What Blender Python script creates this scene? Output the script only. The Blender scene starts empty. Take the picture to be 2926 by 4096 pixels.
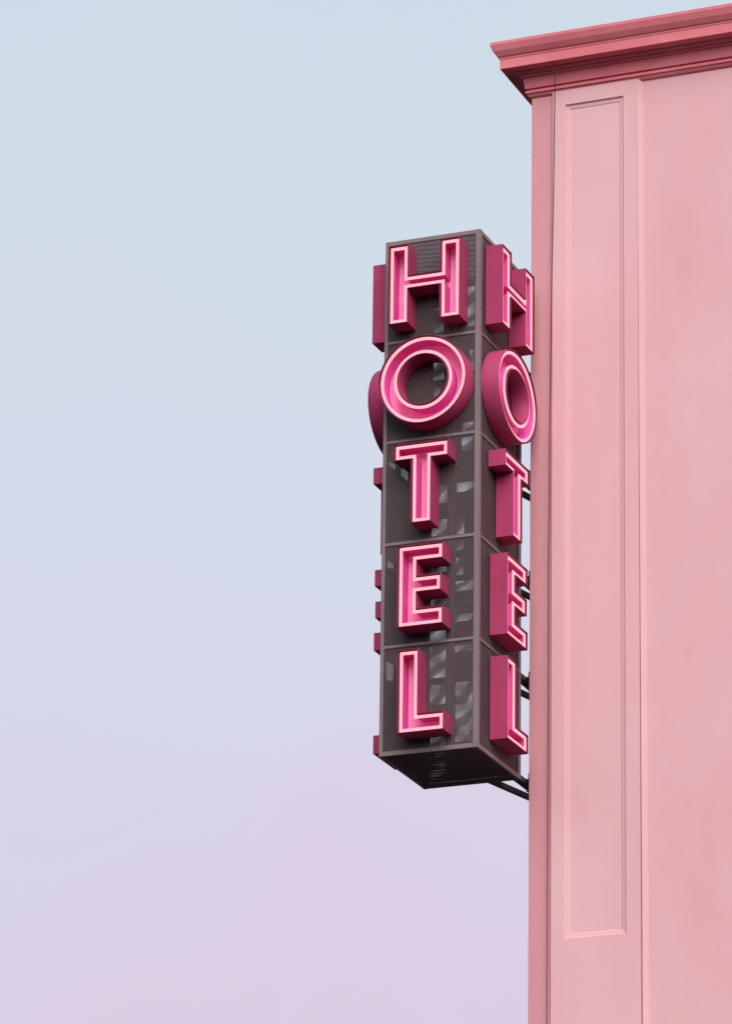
import bpy, bmesh, math, random
from mathutils import Matrix, Vector
random.seed(7)
C = bpy.context.scene.collection
Z0 = 19.5                      # height of the sign's underside above the street
W, B, H = 1.5, 1.758, 7.955    # sign cabinet: width (x), depth (y), height (z)
YB = 1.858                     # plane of the hotel front wall
XC = 1.604                     # corner of the hotel

# ------------------------------------------------------------------ helpers
def new_bm(): return bmesh.new()

def box(bm, x0, y0, z0, x1, y1, z1, mat=0):
    vs = [bm.verts.new(p) for p in ((x0,y0,z0),(x1,y0,z0),(x1,y1,z0),(x0,y1,z0),(x0,y0,z1),(x1,y0,z1),(x1,y1,z1),(x0,y1,z1))]
    for q in ((3,2,1,0),(4,5,6,7),(0,1,5,4),(1,2,6,5),(2,3,7,6),(3,0,4,7)):
        f = bm.faces.new([vs[i] for i in q]); f.material_index = mat

def link(name, bm, mats, parent=None, smooth=False, bevel=0.0, segs=2, label=None):
    me = bpy.data.meshes.new(name); bm.normal_update(); bm.to_mesh(me); bm.free()
    for m in (mats if isinstance(mats, (list, tuple)) else [mats]): me.materials.append(m)
    if smooth:
        for p in me.polygons: p.use_smooth = True
    o = bpy.data.objects.new(name, me); C.objects.link(o)
    if parent: o.parent = parent
    if bevel:
        b = o.modifiers.new('bevel', 'BEVEL'); b.width = bevel; b.segments = segs
        b.limit_method = 'ANGLE'; b.angle_limit = math.radians(40); b.harden_normals = False
    if label: o['label'] = label
    return o

def thing(name, label, cat, loc=(0,0,0), group=None):
    o = bpy.data.objects.new(name, None); C.objects.link(o); o.location = loc
    o['label'] = label; o['category'] = cat
    if group: o['group'] = group
    return o

def tube(bm, pts, r, n=8, mat=0):
    rings = []
    for i, p in enumerate(pts):
        p = Vector(p)
        a = Vector(pts[max(0, i-1)]); b = Vector(pts[min(len(pts)-1, i+1)])
        t = (b-a).normalized()
        s = t.cross(Vector((0.3, 1, 0.1))).normalized(); w = t.cross(s)
        rings.append([bm.verts.new(p + r*(math.cos(2*math.pi*k/n)*s + math.sin(2*math.pi*k/n)*w)) for k in range(n)])
    for a, b in zip(rings, rings[1:]):
        for k in range(n):
            bm.faces.new((a[k], a[(k+1) % n], b[(k+1) % n], b[k])).material_index = mat
    bm.faces.new(rings[0][::-1]); bm.faces.new(rings[-1])

# ------------------------------------------------------------------ materials
def mat(name):
    m = bpy.data.materials.new(name); m.use_nodes = True
    nt = m.node_tree; return m, nt, nt.nodes['Principled BSDF']

def nd(nt, t, **kw):
    n = nt.nodes.new(t)
    for k, v in kw.items(): setattr(n, k, v)
    return n

def math_n(nt, op, a, b=None):
    n = nd(nt, 'ShaderNodeMath', operation=op)
    for i, v in enumerate((a, b)):
        if v is None: continue
        if isinstance(v, (int, float)): n.inputs[i].default_value = v
        else: nt.links.new(v, n.inputs[i])
    return n.outputs[0]

def noisy(name, c1, c2, scale, rough=0.6, bump=0.0, bscale=60, c3=None, s3=3.0, spec=0.4, stretch=(1,1,1), metal=0.0, bdist=0.004, grain=(22, .93, 1.05), c3max=.7):
    """paint whose own colour wanders between c1 and c2, with fine surface grain"""
    m, nt, p = mat(name)
    tc = nd(nt, 'ShaderNodeTexCoord'); mp = nd(nt, 'ShaderNodeMapping'); mp.inputs['Scale'].default_value = stretch
    nt.links.new(tc.outputs['Object'], mp.inputs[0])
    n1 = nd(nt, 'ShaderNodeTexNoise'); n1.inputs['Scale'].default_value = scale; n1.inputs['Detail'].default_value = 6
    nt.links.new(mp.outputs[0], n1.inputs['Vector'])
    mr = nd(nt, 'ShaderNodeMapRange'); mr.inputs[1].default_value = .3; mr.inputs[2].default_value = .7
    nt.links.new(n1.outputs['Fac'], mr.inputs[0])
    mx = nd(nt, 'ShaderNodeMix', data_type='RGBA'); nt.links.new(mr.outputs[0], mx.inputs[0])
    mx.inputs[6].default_value = (*c1, 1); mx.inputs[7].default_value = (*c2, 1)
    col = mx.outputs[2]
    if c3:
        n3 = nd(nt, 'ShaderNodeTexNoise'); n3.inputs['Scale'].default_value = s3; n3.inputs['Detail'].default_value = 9; n3.inputs['Roughness'].default_value = .65
        nt.links.new(mp.outputs[0], n3.inputs['Vector'])
        r3 = nd(nt, 'ShaderNodeMapRange'); r3.inputs[1].default_value = .52; r3.inputs[2].default_value = .78; r3.inputs[4].default_value = c3max
        nt.links.new(n3.outputs['Fac'], r3.inputs[0])
        m3 = nd(nt, 'ShaderNodeMix', data_type='RGBA'); nt.links.new(r3.outputs[0], m3.inputs[0])
        nt.links.new(col, m3.inputs[6]); m3.inputs[7].default_value = (*c3, 1); col = m3.outputs[2]
    ng = nd(nt, 'ShaderNodeTexNoise'); ng.inputs['Scale'].default_value = grain[0]; ng.inputs['Detail'].default_value = 5; ng.inputs['Roughness'].default_value = .7
    nt.links.new(tc.outputs['Object'], ng.inputs['Vector'])
    mg = nd(nt, 'ShaderNodeMapRange'); mg.inputs[1].default_value = .25; mg.inputs[2].default_value = .75; mg.inputs[3].default_value = grain[1]; mg.inputs[4].default_value = grain[2]
    nt.links.new(ng.outputs['Fac'], mg.inputs[0])
    hv = nd(nt, 'ShaderNodeHueSaturation'); nt.links.new(mg.outputs[0], hv.inputs['Value']); nt.links.new(col, hv.inputs['Color']); col = hv.outputs[0]
    nt.links.new(col, p.inputs['Base Color'])
    p.inputs['Roughness'].default_value = rough; p.inputs['Specular IOR Level'].default_value = spec; p.inputs['Metallic'].default_value = metal
    if bump:
        n2 = nd(nt, 'ShaderNodeTexNoise'); n2.inputs['Scale'].default_value = bscale; n2.inputs['Detail'].default_value = 8; n2.inputs['Roughness'].default_value = .6
        nt.links.new(tc.outputs['Object'], n2.inputs['Vector'])
        bp = nd(nt, 'ShaderNodeBump'); bp.inputs['Strength'].default_value = bump; bp.inputs['Distance'].default_value = bdist
        nt.links.new(n2.outputs['Fac'], bp.inputs['Height']); nt.links.new(bp.outputs[0], p.inputs['Normal'])
    return m

def perforated(name, c1, c2, pitch, rad, uax):
    """sheet steel with a hexagonal grid of punched holes; uax = the two object axes of the sheet"""
    m = noisy(name, c1, c2, 3.0, rough=.55, spec=.4, grain=(48, .72, 1.28))
    nt = m.node_tree; p = nt.nodes['Principled BSDF']; out = nt.nodes['Material Output']
    tc = nd(nt, 'ShaderNodeTexCoord'); sp = nd(nt, 'ShaderNodeSeparateXYZ'); nt.links.new(tc.outputs['Object'], sp.inputs[0])
    u, v = sp.outputs[uax[0]], sp.outputs[uax[1]]
    # the sheet is never perfectly flat: the rows wander by a fraction of a pitch
    def cell(off):
        a = math_n(nt, 'ADD', math_n(nt, 'DIVIDE', u, pitch), off)
        b = math_n(nt, 'ADD', math_n(nt, 'DIVIDE', v, pitch*1.732), off)
        a = math_n(nt, 'SUBTRACT', math_n(nt, 'FRACT', a), .5)
        b = math_n(nt, 'MULTIPLY', math_n(nt, 'SUBTRACT', math_n(nt, 'FRACT', b), .5), 1.732)
        return math_n(nt, 'SQRT', math_n(nt, 'ADD', math_n(nt, 'MULTIPLY', a, a), math_n(nt, 'MULTIPLY', b, b)))
    d = math_n(nt, 'MINIMUM', cell(0.0), cell(0.5))
    hole = math_n(nt, 'LESS_THAN', d, rad/pitch)
    tr = nd(nt, 'ShaderNodeBsdfTransparent'); mx = nd(nt, 'ShaderNodeMixShader')
    nt.links.new(hole, mx.inputs[0]); nt.links.new(p.outputs[0], mx.inputs[1]); nt.links.new(tr.outputs[0], mx.inputs[2])
    nt.links.new(mx.outputs[0], out.inputs[0])
    return m

M = {}
M['letter'] = noisy('letter_paint', (.40,.050,.128), (.36,.043,.11), 2.2, rough=.5, bump=.08, bscale=35, spec=.12, c3=(.32,.036,.09), s3=4)
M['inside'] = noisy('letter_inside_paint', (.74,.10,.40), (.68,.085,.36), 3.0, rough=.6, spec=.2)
M['back'] = noisy('letter_back_lit', (.94,.36,.62), (.92,.32,.58), 3.0, rough=.6, spec=.2)  # light on the channel floor painted in, paler than the walls
M['lip'] = noisy('letter_lip_paint', (.16,.010,.045), (.12,.008,.035), 3.0, rough=.5, spec=.3)
M['frame'] = noisy('frame_paint', (.215,.165,.165), (.18,.138,.138), 2.5, rough=.55, spec=.4, c3=(.15,.105,.10), s3=6, stretch=(1,1,.4))
M['beam'] = noisy('beam_paint', (.10,.070,.065), (.075,.052,.05), 5, rough=.55, spec=.3)
M['plate'] = noisy('plate_steel', (.05,.035,.035), (.035,.026,.026), 9, rough=.55, spec=.3)
M['screen'] = noisy('backing_sheet', (.055,.038,.038), (.04,.03,.03), 4, rough=.7, spec=.2)
pc = ((.118,.083,.082), (.095,.068,.068))
M['mesh_xz'] = perforated('perforated_front', *pc, .0125, .0042, (0, 2))
M['mesh_yz'] = perforated('perforated_side', *pc, .0125, .0037, (1, 2))
M['mesh_xy'] = perforated('perforated_flat', (.05,.036,.036), (.04,.03,.03), .0125, .0021, (0, 1))
wall_a, wall_b, wall_c = (.69,.42,.428), (.665,.36,.372), (.64,.295,.31)
M['wall'] = noisy('pink_stucco', wall_a, wall_b, .55, rough=.85, bump=.25, bscale=55, spec=.2, c3=wall_c, s3=.9, stretch=(1,1,.55), c3max=.28, grain=(34, .965, 1.03))
M['strip'] = noisy('pink_stucco_shaded', (.61,.285,.305), (.57,.235,.26), .8, rough=.85, bump=.25, bscale=55, spec=.2, c3=(.66,.33,.35), s3=.7, stretch=(1,1,.35))  # wall stucco with the corner's shade put into the colour
M['cornice'] = noisy('cornice_stucco', (.66,.19,.215), (.60,.155,.18), 1.5, rough=.85, bump=.2, bscale=40, spec=.2, c3=(.74,.27,.29), s3=1.2)
M['cable'] = noisy('cable_rubber', (.045,.028,.028), (.03,.02,.02), 10, rough=.6)
M['asphalt'] = noisy('asphalt', (.030,.030,.032), (.024,.024,.026), .6, rough=.95, spec=.02, bump=.4, bscale=30)
M['paving'] = noisy('paving', (.07,.065,.062), (.055,.052,.05), .9, rough=.95, spec=.05, bump=.3, bscale=20)
M['roofing'] = noisy('roofing', (.18,.16,.16), (.14,.13,.13), .8, rough=.9)

def neon():
    m, nt, p = mat('neon_tube')
    em = nd(nt, 'ShaderNodeEmission'); em.inputs['Color'].default_value = NEON; em.inputs['Strength'].default_value = 1.0
    tc = nd(nt, 'ShaderNodeTexCoord'); n = nd(nt, 'ShaderNodeTexNoise'); n.inputs['Scale'].default_value = 2.5
    nt.links.new(tc.outputs['Object'], n.inputs['Vector'])
    mr = nd(nt, 'ShaderNodeMapRange'); mr.inputs[3].default_value = .93; mr.inputs[4].default_value = 1.07
    nt.links.new(n.outputs['Fac'], mr.inputs[0]); nt.links.new(mr.outputs[0], em.inputs['Strength'])
    nt.links.new(em.outputs[0], nt.nodes['Material Output'].inputs[0])
    return m
NEON = (1.5, .57, .655, 1)
M['neon'] = neon()

# ------------------------------------------------------------------ letters (local u right, v up, w out of the face)
def arc(cx, cz, ru, rv, n=72, cw=False):
    l = [(cx+ru*math.cos(2*math.pi*k/n), cz+rv*math.sin(2*math.pi*k/n)) for k in range(n)]
    return l[::-1] if cw else l
SHAPES = {
 'H': [[(.185,6.48),(.495,6.48),(.495,7.016),(.99,7.016),(.99,6.48),(1.307,6.48),(1.307,7.727),(.996,7.727),(.996,7.231),(.498,7.231),(.498,7.727),(.185,7.727)]],
 'O': [arc(.735,5.56,.682,.684), arc(.735,5.561,.383,.386,cw=True)],
 'T': [[(.573,3.35),(.888,3.35),(.888,4.332),(1.145,4.332),(1.145,4.583),(.305,4.583),(.305,4.332),(.573,4.332)]],
 'E': [[(.382,1.785),(1.084,1.785),(1.084,2.052),(.684,2.052),(.684,2.293),(1.053,2.293),(1.053,2.543),(.684,2.543),(.684,2.770),(1.081,2.770),(1.081,3.018),(.382,3.018)]],
 'L': [[(.405,.205),(1.114,.205),(1.114,.479),(.72,.479),(.72,1.443),(.405,1.443)]],
}
DEP = .342
def offset(loop, d):
    """every edge moved d to its left (into the letter); corners mitred"""
    n = len(loop); out = []
    for i in range(n):
        p0, p1, p2 = loop[i-1], loop[i], loop[(i+1) % n]
        a = Vector((p1[0]-p0[0], p1[1]-p0[1])).normalized(); b = Vector((p2[0]-p1[0], p2[1]-p1[1])).normalized()
        na = Vector((-a.y, a.x)); nb = Vector((-b.y, b.x)); s = na+nb
        k = d*2/ s.dot(s) if s.length > 1e-6 else d
        out.append((p1[0]+s.x*k, p1[1]+s.y*k))
    return out

def ring(bm, loop, w): return [bm.verts.new((u, -w, v)) for u, v in loop]
def bridge(bm, A, Bv, mi=0, smooth=False):
    n = len(A)
    for i in range(n):
        f = bm.faces.new((A[i], A[(i+1) % n], Bv[(i+1) % n], Bv[i])); f.material_index = mi; f.smooth = smooth

def letter_meshes(ch):
    loops = SHAPES[ch]; rnd = ch == 'O'; t = .012
    bm = new_bm()                                            # return walls, rolled lip
    for lp in loops:
        a0 = ring(bm, lp, 0.002); a1 = ring(bm, lp, DEP-.003); l1 = ring(bm, offset(lp, .003), DEP)
        l2 = ring(bm, offset(lp, t-.003), DEP); b1 = ring(bm, offset(lp, t), DEP-.003); b0 = ring(bm, offset(lp, t), .002)
        bridge(bm, a0, a1, 0, rnd); bridge(bm, a1, l1); bridge(bm, l1, l2, 1); bridge(bm, l2, b1, 1); bridge(bm, b1, b0, 1, rnd)
    shell = bm
    bm = new_bm(); bk = new_bm()                             # painted inside walls, and the floor of the channel
    for lp in loops:
        le = ring(bm, offset(lp, t), DEP-.072); li = ring(bm, offset(lp, .044), DEP-.072); lo_ = ring(bm, offset(lp, .044), .010)
        bridge(bm, le, li, 1); bridge(bm, li, lo_, 0, rnd)
    if not rnd:
        bk.faces.new(ring(bk, offset(loops[0], .045), .014))
    else:
        o = ring(bk, offset(loops[0], .045), .014); q = ring(bk, offset(loops[1][::-1], -.045), .014)
        bridge(bk, o, q)
    liner = bm
    bm = new_bm()                                            # glass tube bent round inside the lip
    wc, hw, r0 = DEP-.040, .0225, .025+.0225
    for lp in loops:
        rs = []
        N = 12
        for k in range(N):
            a = 2*math.pi*k/N
            rs.append(ring(bm, offset(lp, r0+hw*math.cos(a)), wc+hw*.85*math.sin(a)))
        for k in range(N): bridge(bm, rs[k], rs[(k+1) % N], 0, True)
    tb = bm
    return shell, liner, bk, tb

KIT = {}
for ch in SHAPES:
    s, l, k, t = letter_meshes(ch)
    kit = []
    for nm, bm, m in (('letter', s, M['letter']), ('channel_lining', l, M['inside']), ('back_panel', k, M['back']), ('neon_tube', t, M['neon'])):
        me = bpy.data.meshes.new(nm); bmesh.ops.recalc_face_normals(bm, faces=bm.faces); bm.to_mesh(me); bm.free(); me.materials.append(m); kit.append(me)
        if nm in ('letter', 'channel_lining'): me.materials.append(M['lip'])
    KIT[ch] = kit

# ------------------------------------------------------------------ the sign
sign = thing('hotel_sign', 'tall square blade sign with glowing pink neon HOTEL letters, beside the pink building corner', 'hotel sign', (0, 0, Z0))

RAILS = [(0,.068),(1.608,1.650),(3.168,3.212),(4.745,4.790),(6.311,6.352),(7.890,H)]
PX0, PX1, PY = .056, .076, .088      # corner post widths
bm = new_bm()
box(bm, 0,0,0, PX0,PY,H); box(bm, W-PX1,0,0, W,PY,H); box(bm, 0,B-.09,0, PX0,B,H); box(bm, W-PX1,B-.09,0, W,B,H)
e = .002
for z0, z1 in RAILS:
    z0 += e*(z0 == 0); z1 -= e*(z1 == H)
    box(bm, PX0-.001, e, z0, W-PX1+.001, .04, z1); box(bm, PX0-.001, B-.04, z0, W-PX1+.001, B-e, z1)
    box(bm, e, PY-.001, z0, .04, B-.089, z1); box(bm, W-.04, PY-.001, z0, W-e, B-.089, z1)
link('frame', bm, M['frame'], sign, bevel=.003)
# thin dark strips painting the shadow line where mesh meets frame
for (z0, _), (_, z1) in [((RAILS[i][1], 0), (0, RAILS[i+1][0])) for i in range(5)]:
    bm = new_bm(); g_ = .009
    a, b = z0+.0005, z1-.0005; x0, x1, y0, y1 = PX0+.0005, W-PX1-.0005, PY+.0005, B-.0905
    box(bm, x0, .004, b-g_, x1, .009, b); box(bm, x0, .0045, a, x0+g_, .0085, b-g_-.0005); box(bm, x1-g_, .0045, a, x1, .0085, b-g_-.0005)
    box(bm, W-.009, y0, b-g_, W-.004, y1, b); box(bm, W-.0085, y0, a, W-.0045, y0+g_, b-g_-.0005); box(bm, W-.0085, y1-g_, a, W-.0045, y1, b-g_-.0005)
    link('shadow_line', bm, M['plate'], sign)

for (z0, _), (_, z1) in [((RAILS[i][1], 0), (0, RAILS[i+1][0])) for i in range(5)]:
    a, b = z0+.001, z1-.001
    for y in (.012, B-.014):
        bm = new_bm(); vs = [bm.verts.new(p) for p in ((PX0+.001,y,a),(W-PX1-.001,y,a),(W-PX1-.001,y,b),(PX0+.001,y,b))]
        bm.faces.new(vs); link('mesh_panel', bm, M['mesh_xz'], sign)
    for x in (.014, W-.012):
        bm = new_bm(); vs = [bm.verts.new(p) for p in ((x,PY+.001,a),(x,B-.091,a),(x,B-.091,b),(x,PY+.001,b))]
        bm.faces.new(vs); link('mesh_panel', bm, M['mesh_yz'], sign)
for z in (.012, H-.012):
    bm = new_bm(); vs = [bm.verts.new(p) for p in ((.041,.041,z),(W-.041,.041,z),(W-.041,B-.041,z),(.041,B-.041,z))]
    bm.faces.new(vs); link('mesh_panel', bm, M['mesh_xy'], sign)
# angle irons under the bottom sheet
for y in (.47, .9, 1.32):
    bm = new_bm(); box(bm, .042, y, .016, W-.042, y+.03, .045); link('cross_bar', bm, M['screen'], sign)

# inner sheets: solid except where the sky shows through both layers of mesh
holes = [(.11,.26,7.14,7.53),(.65,.77,7.17,7.82),(.11,.28,6.37,6.65),(.12,.22,6.12,6.24),(.69,.76,6.45,6.79),(.59,.76,5.48,5.63),
 (.57,.75,5.18,5.39),(.50,.76,4.53,4.68),(.22,.35,4.25,4.68),(.10,.35,3.88,4.13),(.50,.62,3.87,4.13),(.49,.61,3.62,3.75),(.49,.61,3.23,3.50),
 (.49,.77,2.97,3.13),(.49,.77,2.50,2.61),(.10,.35,3.30,3.39),(.10,.36,2.80,2.89),(.09,.36,2.24,2.40),(.09,.37,1.67,2.15),
 (.10,.38,1.16,1.56),(.49,.77,2.03,2.13),(.50,.78,.65,1.57),(.11,.37,.62,.77),*[(.10,.39,.12+.042*q,.12+.042*q+(.012,.02,.016)[q % 3]) for q in range(10)],(.02,.05,3.87,4.0)]
def sheet(u0, u1, v0, v1, hs, place):
    us = sorted({u0, u1, *[q for h in hs for q in h[:2]]}); vsn = sorted({v0, v1, *[q for h in hs for q in h[2:]]})
    bm = new_bm(); V = {}
    def vert(i, j):
        if (i, j) not in V: V[i, j] = bm.verts.new(place(us[i], vsn[j]))
        return V[i, j]
    for i in range(len(us)-1):
        for j in range(len(vsn)-1):
            cu, cv = (us[i]+us[i+1])/2, (vsn[j]+vsn[j+1])/2
            if any(h[0] < cu < h[1] and h[2] < cv < h[3] for h in hs): continue
            bm.faces.new((vert(i,j), vert(i+1,j), vert(i+1,j+1), vert(i,j+1)))
    bmesh.ops.solidify(bm, geom=bm.faces[:], thickness=.003)
    return bm
link('backing_sheet', sheet(.045, W-.045, .07, H-.08, holes, lambda u, v: (u, 1.70, v)), M['screen'], sign)
link('backing_sheet', sheet(.10, 1.69, .07, H-.08, [(.12,.35,4.44,4.55),(.60,.86,4.46,4.61),(.12,.38,1.20,1.48),(.12,.34,2.89,3.01)], lambda u, v: (.05, u, v)), M['screen'], sign)
link('backing_sheet', sheet(.30, 1.52, .07, H-.08, [], lambda u, v: (W-.06, u, v)), M['screen'], sign)
# dark jamb sheet at the back of the side face
bm = new_bm(); box(bm, W-.013, 1.555, .07, W-.009, B-.092, H-.07); link('backing_sheet', bm, M['screen'], sign)
# steel masts and conduits inside
bm = new_bm(); box(bm, .40, 1.56, .06, .47, 1.63, H-.07); link('inner_post', bm, M['frame'], sign)
bm = new_bm(); tube(bm, [(.93, .35, z) for z in (.08, 2.6, 5.2, H-.1)], .022, 10); link('conduit', bm, M['beam'], sign)
bm = new_bm(); tube(bm, [(.83, .75, z) for z in (.08, 2.6, 5.2, H-.1)], .016, 10); link('conduit', bm, M['frame'], sign)
# added sheet at the openings, soft moire dapples put into its opacity
m, nt_, p_ = mat('dapple_sheet'); p_.inputs['Base Color'].default_value = (.05,.035,.036,1); p_.inputs['Roughness'].default_value = .9
tc_ = nd(nt_, 'ShaderNodeTexCoord'); mp_ = nd(nt_, 'ShaderNodeMapping'); mp_.inputs['Rotation'].default_value = (0, math.radians(38), 0); nt_.links.new(tc_.outputs['Object'], mp_.inputs[0])
wv = nd(nt_, 'ShaderNodeTexWave', bands_direction='Z'); wv.inputs['Scale'].default_value = 1.15; wv.inputs['Distortion'].default_value = 5.0; wv.inputs['Detail'].default_value = 2.5; wv.inputs['Detail Scale'].default_value = 1.6
nt_.links.new(mp_.outputs[0], wv.inputs['Vector'])
mr_ = nd(nt_, 'ShaderNodeMapRange', interpolation_type='SMOOTHSTEP'); mr_.inputs[1].default_value = .2; mr_.inputs[2].default_value = .8; mr_.inputs[3].default_value = .04; mr_.inputs[4].default_value = .82
nt_.links.new(wv.outputs['Fac'], mr_.inputs[0])
tr_ = nd(nt_, 'ShaderNodeBsdfTransparent'); ms_ = nd(nt_, 'ShaderNodeMixShader')
nt_.links.new(mr_.outputs[0], ms_.inputs[0]); nt_.links.new(tr_.outputs[0], ms_.inputs[1]); nt_.links.new(p_.outputs[0], ms_.inputs[2]); nt_.links.new(ms_.outputs[0], nt_.nodes['Material Output'].inputs[0])
bm = new_bm(); bm.faces.new([bm.verts.new(q) for q in ((.06,1.685,.08),(.85,1.685,.08),(.85,1.685,H-.1),(.06,1.685,H-.1))]); link('dapple_sheet', bm, m, sign)
for z in (.9, 2.35, 4.0, 5.45, 7.1):
    bm = new_bm(); box(bm, .30, 1.10, z, .62, 1.30, z+.16); link('transformer_box', bm, M['beam'], sign, bevel=.008)

# letters on three faces; each copy reuses the meshes of its character
FL = {'front': 'on the front face', 'side': 'on the face turned to the building', 'left': 'on the far left face, seen edge-on'}
for ch in 'HOTEL':
    for face in ('front', 'side', 'left'):
        root = bpy.data.objects.new('letter', KIT[ch][0]); C.objects.link(root); root.parent = sign
        root['label'] = f'letter {ch} {FL[face]}'
        if face == 'front':
            root.location = (0, 0, 0)
        elif face == 'side':
            root.rotation_euler = (0, 0, math.pi/2); root.location = (W, .0, {'H':.034,'O':.03,'T':.012,'E':.012,'L':.038}[ch])
            root.scale = (1.2, .795, 1)
        else:
            edge = {'H': .185, 'O': .05, 'T': .308, 'E': .413, 'L': .44}[ch]
            umax = max(u for u, v in SHAPES[ch][0])
            root.rotation_euler = (0, 0, -math.pi/2); root.location = (0, edge+umax*1.2, {'H':-.032,'O':-.035,'T':-.06,'E':-.04,'L':-.01}[ch])
            root.scale = (1.2, .795, 1)
        for nm, me in zip(('channel_lining', 'back_panel', 'neon_tube'), KIT[ch][1:]):
            c = bpy.data.objects.new(nm, me); C.objects.link(c); c.parent = root

# brackets: beam alongside the hotel's flank, strut, bolted wall plate
for z in (0.006, 1.556, 3.115, 4.69, 6.255):
    y0 = B+.001
    bm = new_bm(); box(bm, W-.12, y0, z, W-.002, 2.55, z+.074); link('support_beam', bm, M['beam'], sign, bevel=.003)
    bm = new_bm(); box(bm, W-.001, 2.0, z-.01, XC-.036, 2.5, z+.06); link('gusset', bm, M['plate'], sign, bevel=.003)
    bm = new_bm()
    dx, dy = .225, 1.0; L = 2.0
    p = [(.985, y0), (1.055, y0), (1.055+dx*L, y0+dy*L), (.985+dx*L, y0+dy*L)]
    zb, zt = z-.002, z+.076
    lo = [bm.verts.new((a, b, zb)) for a, b in p]; hi = [bm.verts.new((a, b, zt)) for a, b in p]
    bm.faces.new(lo[::-1]); bm.faces.new(hi)
    for i in range(4): bm.faces.new((lo[i], lo[(i+1) % 4], hi[(i+1) % 4], hi[i]))
    link('strut', bm, M['beam'], sign, bevel=.003)
    bm = new_bm(); box(bm, XC-.035, YB+.02, z-.19, XC-.008, YB+.75, z+.115); pl = link('wall_plate', bm, M['plate'], sign, bevel=.003)
    for zz in (z+.045, z-.13):
        for yy in (YB+.08, YB+.6):
            bm = new_bm(); tube(bm, [(XC-.034, yy, zz), (XC-.056, yy, zz)], .021, 6); tube(bm, [(XC-.055, yy, zz), (XC-.085, yy, zz)], .011, 8)
            link('bolt', bm, M['plate'], pl)

# ------------------------------------------------------------------ the hotel
hotel = thing('hotel_building', 'pink stucco hotel building with a recessed panel pilaster and deep cornice', 'building', (0, 0, Z0))
LEAN = .0028
def lean(bm):
    for v in bm.verts: v.co.x += LEAN*max(-8, min(12, v.co.z-4))
TOP = 10.858; X1 = 15.0; YD = 13.0; G = -Z0
bm = new_bm()
def quadz(bm, pts):
    return bm.faces.new([bm.verts.new(p) for p in pts])
NZ = 14
zs = [G+(TOP-G)*k/NZ for k in range(NZ+1)]
pl_ = [(XC, YD), (XC, YB), (X1, YB), (X1, YD)]
rows = [[bm.verts.new((x, y, z)) for x, y in pl_] for z in zs]
for a, b in zip(rows, rows[1:]):
    for i in range(4): bm.faces.new((a[i], a[(i+1) % 4], b[(i+1) % 4], b[i]))
lean(bm); link('wall', bm, M['wall'], hotel, bevel=.008)
bm = new_bm()                                               # added slab on the corner strip, its shade painted as a deeper rose
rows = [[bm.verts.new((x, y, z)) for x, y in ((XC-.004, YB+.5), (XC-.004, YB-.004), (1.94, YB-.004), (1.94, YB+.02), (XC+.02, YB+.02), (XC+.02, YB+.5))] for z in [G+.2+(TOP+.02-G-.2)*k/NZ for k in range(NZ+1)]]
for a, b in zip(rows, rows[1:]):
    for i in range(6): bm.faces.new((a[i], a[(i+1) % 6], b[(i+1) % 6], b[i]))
lean(bm); link('shaded_corner', bm, M['strip'], hotel, bevel=.006)

def pilaster(xl, xr, pz0, pz1, panels):
    """slab .05 proud of the wall, right and left arrises rounded; sunk panels with stepped moulding"""
    P = .052
    bm = new_bm()
    yf = YB-P
    bl, br = .012, .055
    # sides
    def col(pts):
        lo = [bm.verts.new((x, y, pz0)) for x, y in pts]; hi = [bm.verts.new((x, y, pz1)) for x, y in pts]
        for i in range(len(pts)-1):
            bm.faces.new((lo[i], lo[i+1], hi[i+1], hi[i]))
    col([(xl, YB+.001), (xl, yf+bl)] + [(xl+bl*(1-math.cos(a)), yf+bl*(1-math.sin(a))) for a in (math.radians(q) for q in (30, 60, 90))])
    col([(xr-br+.085*t, yf+(P+.001)*(t*t*(3-2*t))) for t in (k/10 for k in range(11))])     # soft ogee down to the wall
    a0, a1 = xl+bl, xr-br
    def rect(x0, z0, x1, z1, y): return [(x0,y,z0),(x1,y,z0),(x1,y,z1),(x0,y,z1)]
    def flat(x0, z0, x1, z1):
        if z1 > z0: quadz(bm, rect(x0, z0, x1, z1, yf))
    z = pz0
    for (x0, z0, x1, z1) in panels:
        flat(a0, z, a1, z0); flat(a0, z0, x0, z1); flat(x1, z0, a1, z1); z = z1
        # (inset, depth) of the moulding from the arris in
        prof = [(0,0),(.004,.004),(.013,.026),(.018,.028),(.058,.034),(.064,.034),(.078,.045),(.085,.046)]
        prev = None
        for ins, d in prof:
            r = [bm.verts.new(p) for p in rect(x0+ins, z0+ins, x1-ins, z1-ins, yf+d)]
            if prev:
                for i in range(4): bm.faces.new((prev[i], prev[(i+1) % 4], r[(i+1) % 4], r[i]))
            prev = r
        bm.faces.new(prev)
    flat(a0, z, a1, pz1)
    lean(bm)
    return link('pilaster', bm, M['wall'], hotel)
pilaster(1.947, 3.368, -16.5, 10.888, [(2.155, -15.6, 3.093, -3.95), (2.155, -2.40, 3.093, 10.645)])
pilaster(5.75, 7.15, -16.5, 10.888, [(5.96, -15.6, 6.90, -3.95), (5.96, -2.40, 6.90, 10.645)])
pilaster(9.6, 11.0, -16.5, 10.888, [(9.8, -15.6, 10.75, -3.95), (9.8, -2.40, 10.75, 10.645)])

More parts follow.
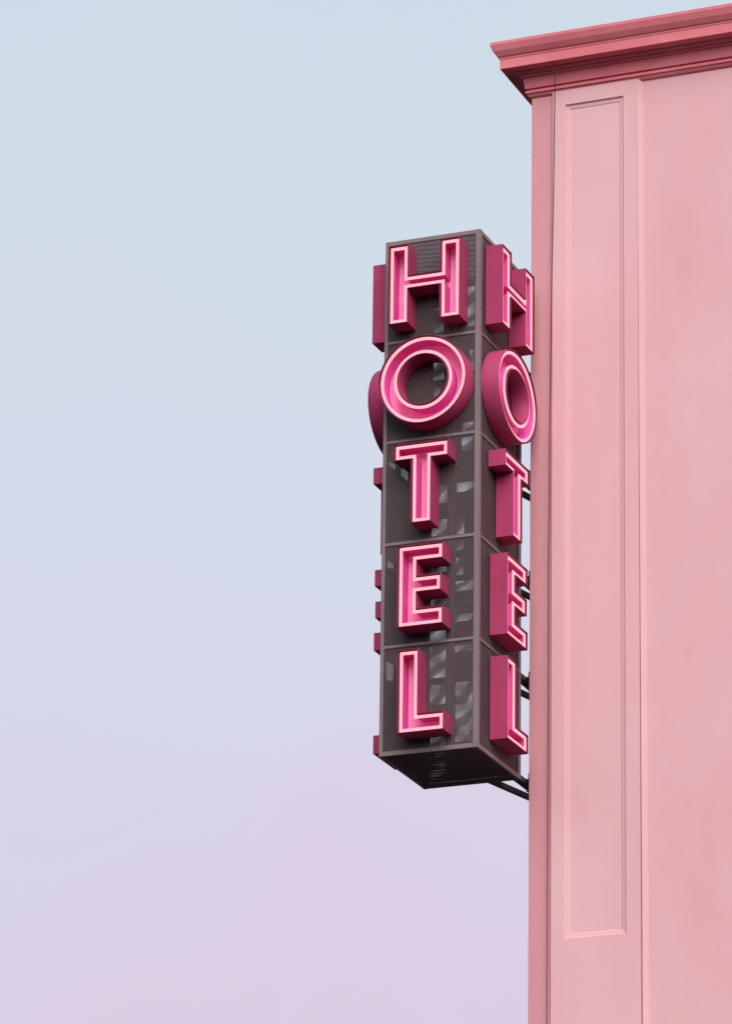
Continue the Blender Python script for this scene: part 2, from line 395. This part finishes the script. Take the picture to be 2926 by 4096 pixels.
# cornice: one profile (projection, height) carried round the corner
prof = [(-.02,10.850),(.0,10.858),(.030,10.868),(.050,10.890),(.054,10.896),(.054,10.908),(.048,10.911),(.060,10.914),(.078,10.918),(.082,10.924),(.082,10.961),(.078,10.965),
        (.048,10.967),(.048,10.990),(.086,10.996),(.088,11.003),(.109,11.154),(.112,11.160),(.150,11.171),(.156,11.177),(.156,11.189),(.150,11.192),(.150,11.203),
        (.19,11.207),(.225,11.224),(.231,11.232),(.231,11.244),(.36,11.250),(.365,11.246),(.38,11.246),(.385,11.252),(.385,11.40),(.395,11.41),(.395,11.43),(.42,11.45),(.47,11.52),(.50,11.60),(.505,11.61),(.505,11.66),(.49,11.67),(-.02,11.72)]
bm = new_bm()
rows = []
for e_, z in prof:
    path = [(XC-e_, YD), (XC-e_, YB-e_)] + [(x, YB-e_) for x in (3.4, 6, 9, 12)] + [(X1+e_, YB-e_), (X1+e_, YD)]
    rows.append([bm.verts.new((x, y, z)) for x, y in path])
for a, b in zip(rows, rows[1:]):
    for i in range(len(a)-1): bm.faces.new((a[i], a[i+1], b[i+1], b[i]))
lean(bm); link('cornice', bm, M['cornice'], hotel, bevel=.0025)
bm = new_bm(); box(bm, XC+.05, YB+.05, 11.5, X1-.05, YD, 11.68); lean(bm); link('roof', bm, M['roofing'], hotel)

# cable hanging down over the cornice and along the pilaster
pts = [(2.106,.30,11.40),(2.104,.30,11.27),(2.102,.30,11.16),(2.099,.30,11.046),(2.066,.21,10.987),(2.044,.15,10.912),(2.026,.10,10.833),(2.017,.075,10.74),(2.007,.070,10.067),(1.996,.067,9.357),(1.978,.066,8.4),
       (1.960,.066,7.453),(1.944,.065,6.4),(1.930,.065,5.449),(1.926,.066,4.9),(1.923,.065,4.139),(1.915,.066,3.6),(1.912,.065,3.095),(1.907,.065,1.4),(1.901,.065,-.33),(1.894,.066,-1.5),(1.890,.065,-2.549),(1.884,.065,-3.619),(1.87,.065,-9),(1.87,.065,-16)]
fine = []
for i in range(len(pts)-1):
    p0, p1, p2, p3 = [Vector(pts[max(0, min(len(pts)-1, i+k))]) for k in (-1, 0, 1, 2)]
    for k in range(5):
        t = k/5
        q = .5*((2*p1)+(p2-p0)*t+(2*p0-5*p1+4*p2-p3)*t*t+(3*p1-p0-3*p2+p3)*t*t*t)
        fine.append((q.x+random.uniform(-.0012,.0012), YB-q.y, Z0+q.z))
bm = new_bm(); tube(bm, fine, .0062, 8)
cb = link('cable', bm, M['cable'], None, smooth=True); cb['label'] = 'thin dark cable hanging down the pink wall beside the pilaster'; cb['category'] = 'cable'

# ------------------------------------------------------------------ ground
bm = new_bm(); quadz(bm, [(-3000,-3000,0),(3000,-3000,0),(3000,3000,0),(-3000,3000,0)])
g = link('ground', bm, M['asphalt']); g['kind'] = 'structure'
bm = new_bm(); box(bm, -40, -3.2, 0.004, 60, YB-.001, .14); g = link('pavement', bm, M['paving'], bevel=.01); g['kind'] = 'structure'

# ------------------------------------------------------------------ light
SUN_EL, SUN_AZ = math.radians(35), math.radians(31)      # azimuth measured from -Y towards +X
d = Vector((math.sin(SUN_AZ)*math.cos(SUN_EL), -math.cos(SUN_AZ)*math.cos(SUN_EL), math.sin(SUN_EL)))
sl = bpy.data.lights.new('sun', 'SUN'); sl.energy = 3.85; sl.angle = math.radians(55); sl.color = (1.0, .93, .92)
so = bpy.data.objects.new('sun', sl); C.objects.link(so); so.rotation_euler = d.to_track_quat('Z', 'Y').to_euler(); so.location = (30, -40, 60)

w = bpy.data.worlds.new('World'); bpy.context.scene.world = w; w.use_nodes = True
nt = w.node_tree; bg = nt.nodes['Background']
sky = nd(nt, 'ShaderNodeTexSky'); sky.sky_type = 'NISHITA'; sky.sun_disc = False
sky.sun_elevation = SUN_EL; sky.sun_rotation = math.atan2(d.x, d.y)
tc = nd(nt, 'ShaderNodeTexCoord'); sp = nd(nt, 'ShaderNodeSeparateXYZ'); nt.links.new(tc.outputs['Generated'], sp.inputs[0])
# thin dusk veil: lavender low down, pale blue higher; large soft patches shift the boundary
mp = nd(nt, 'ShaderNodeMapping'); mp.inputs['Scale'].default_value = (1, 1, 1.3); nt.links.new(tc.outputs['Generated'], mp.inputs[0])
n1 = nd(nt, 'ShaderNodeTexNoise'); n1.inputs['Scale'].default_value = 9; n1.inputs['Detail'].default_value = 3.5; n1.inputs['Roughness'].default_value = .5
nt.links.new(mp.outputs[0], n1.inputs['Vector'])
el = math_n(nt, 'ADD', sp.outputs[2], math_n(nt, 'MULTIPLY', math_n(nt, 'SUBTRACT', n1.outputs['Fac'], .5), .085))
cr = nd(nt, 'ShaderNodeValToRGB'); nt.links.new(el, cr.inputs[0])
D1 = (-.3534, .9013, .2503)
D2 = (-.3986, .8848, .2414)
def lin(r, g_, b):
    return tuple(((c/255+.055)/1.055)**2.4 if c > 10 else c/3294 for c in (r, g_, b)) + (1,)
stops = [(0.0, (84,74,88)), (.10, (140,126,145)), (.17, (212,198,220)), (.235, (219,210,230)), (.268, (216,214,233)), (.30, (216,218,235)), (.35, (214,221,236)), (.39, (212,223,234)), (.46, (206,221,234)), (.8, (190,208,228))]
while len(cr.color_ramp.elements) < len(stops): cr.color_ramp.elements.new(.5)
for el_, (p_, c_) in zip(cr.color_ramp.elements, stops): el_.position = p_; el_.color = lin(*c_)
sc = nd(nt, 'ShaderNodeMix', data_type='RGBA', blend_type='MULTIPLY'); sc.inputs[0].default_value = 1
nt.links.new(sky.outputs[0], sc.inputs[6]); sc.inputs[7].default_value = (.1, .1, .1, 1)
mx = nd(nt, 'ShaderNodeMix', data_type='RGBA'); mx.inputs[0].default_value = .97
nt.links.new(sc.outputs[2], mx.inputs[6]); nt.links.new(cr.outputs[0], mx.inputs[7])
# faint pink drifts of cloud low in the sky
last = mx.outputs[2]
for dv, r0, amt in ((D1, .9995, .30), (D2, .9994, .22)):
    dp = nd(nt, 'ShaderNodeVectorMath', operation='DOT_PRODUCT'); nt.links.new(tc.outputs['Generated'], dp.inputs[0]); dp.inputs[1].default_value = dv
    q = math_n(nt, 'ADD', dp.outputs['Value'], math_n(nt, 'MULTIPLY', math_n(nt, 'SUBTRACT', n1.outputs['Fac'], .5), .004))
    mr = nd(nt, 'ShaderNodeMapRange', interpolation_type='SMOOTHERSTEP'); mr.inputs[1].default_value = r0-.0012; mr.inputs[2].default_value = 1.0; mr.inputs[4].default_value = amt
    nt.links.new(q, mr.inputs[0])
    m2 = nd(nt, 'ShaderNodeMix', data_type='RGBA'); nt.links.new(mr.outputs[0], m2.inputs[0]); nt.links.new(last, m2.inputs[6]); m2.inputs[7].default_value = lin(226, 200, 226); last = m2.outputs[2]
nt.links.new(last, bg.inputs[0]); bg.inputs[1].default_value = 1.0

# ------------------------------------------------------------------ camera
cam = bpy.data.cameras.new('camera'); co = bpy.data.objects.new('camera', cam); C.objects.link(co)
fw = Vector((-0.35926847, 0.86912804, 0.3399156)); rt = Vector((0.92600271, 0.37725233, 0.01412998)); up = Vector((0.11595319, -0.31983923, 0.94034979))
m4 = Matrix(((rt.x, up.x, -fw.x, 22.61940612), (rt.y, up.y, -fw.y, -55.33077802), (rt.z, up.z, -fw.z, -17.90503049+Z0), (0,0,0,1)))
co.matrix_world = m4
cam.sensor_fit = 'VERTICAL'; cam.sensor_height = 36; cam.lens = 154.006; cam.clip_end = 10000; cam.clip_start = 1
S = bpy.context.scene; S.camera = co
S.render.engine = 'CYCLES'; S.cycles.transparent_max_bounces = 24; S.cycles.max_bounces = 8
S.view_settings.view_transform = 'Standard'; S.view_settings.look = 'None'; S.view_settings.gamma = 1; S.view_settings.exposure = 0
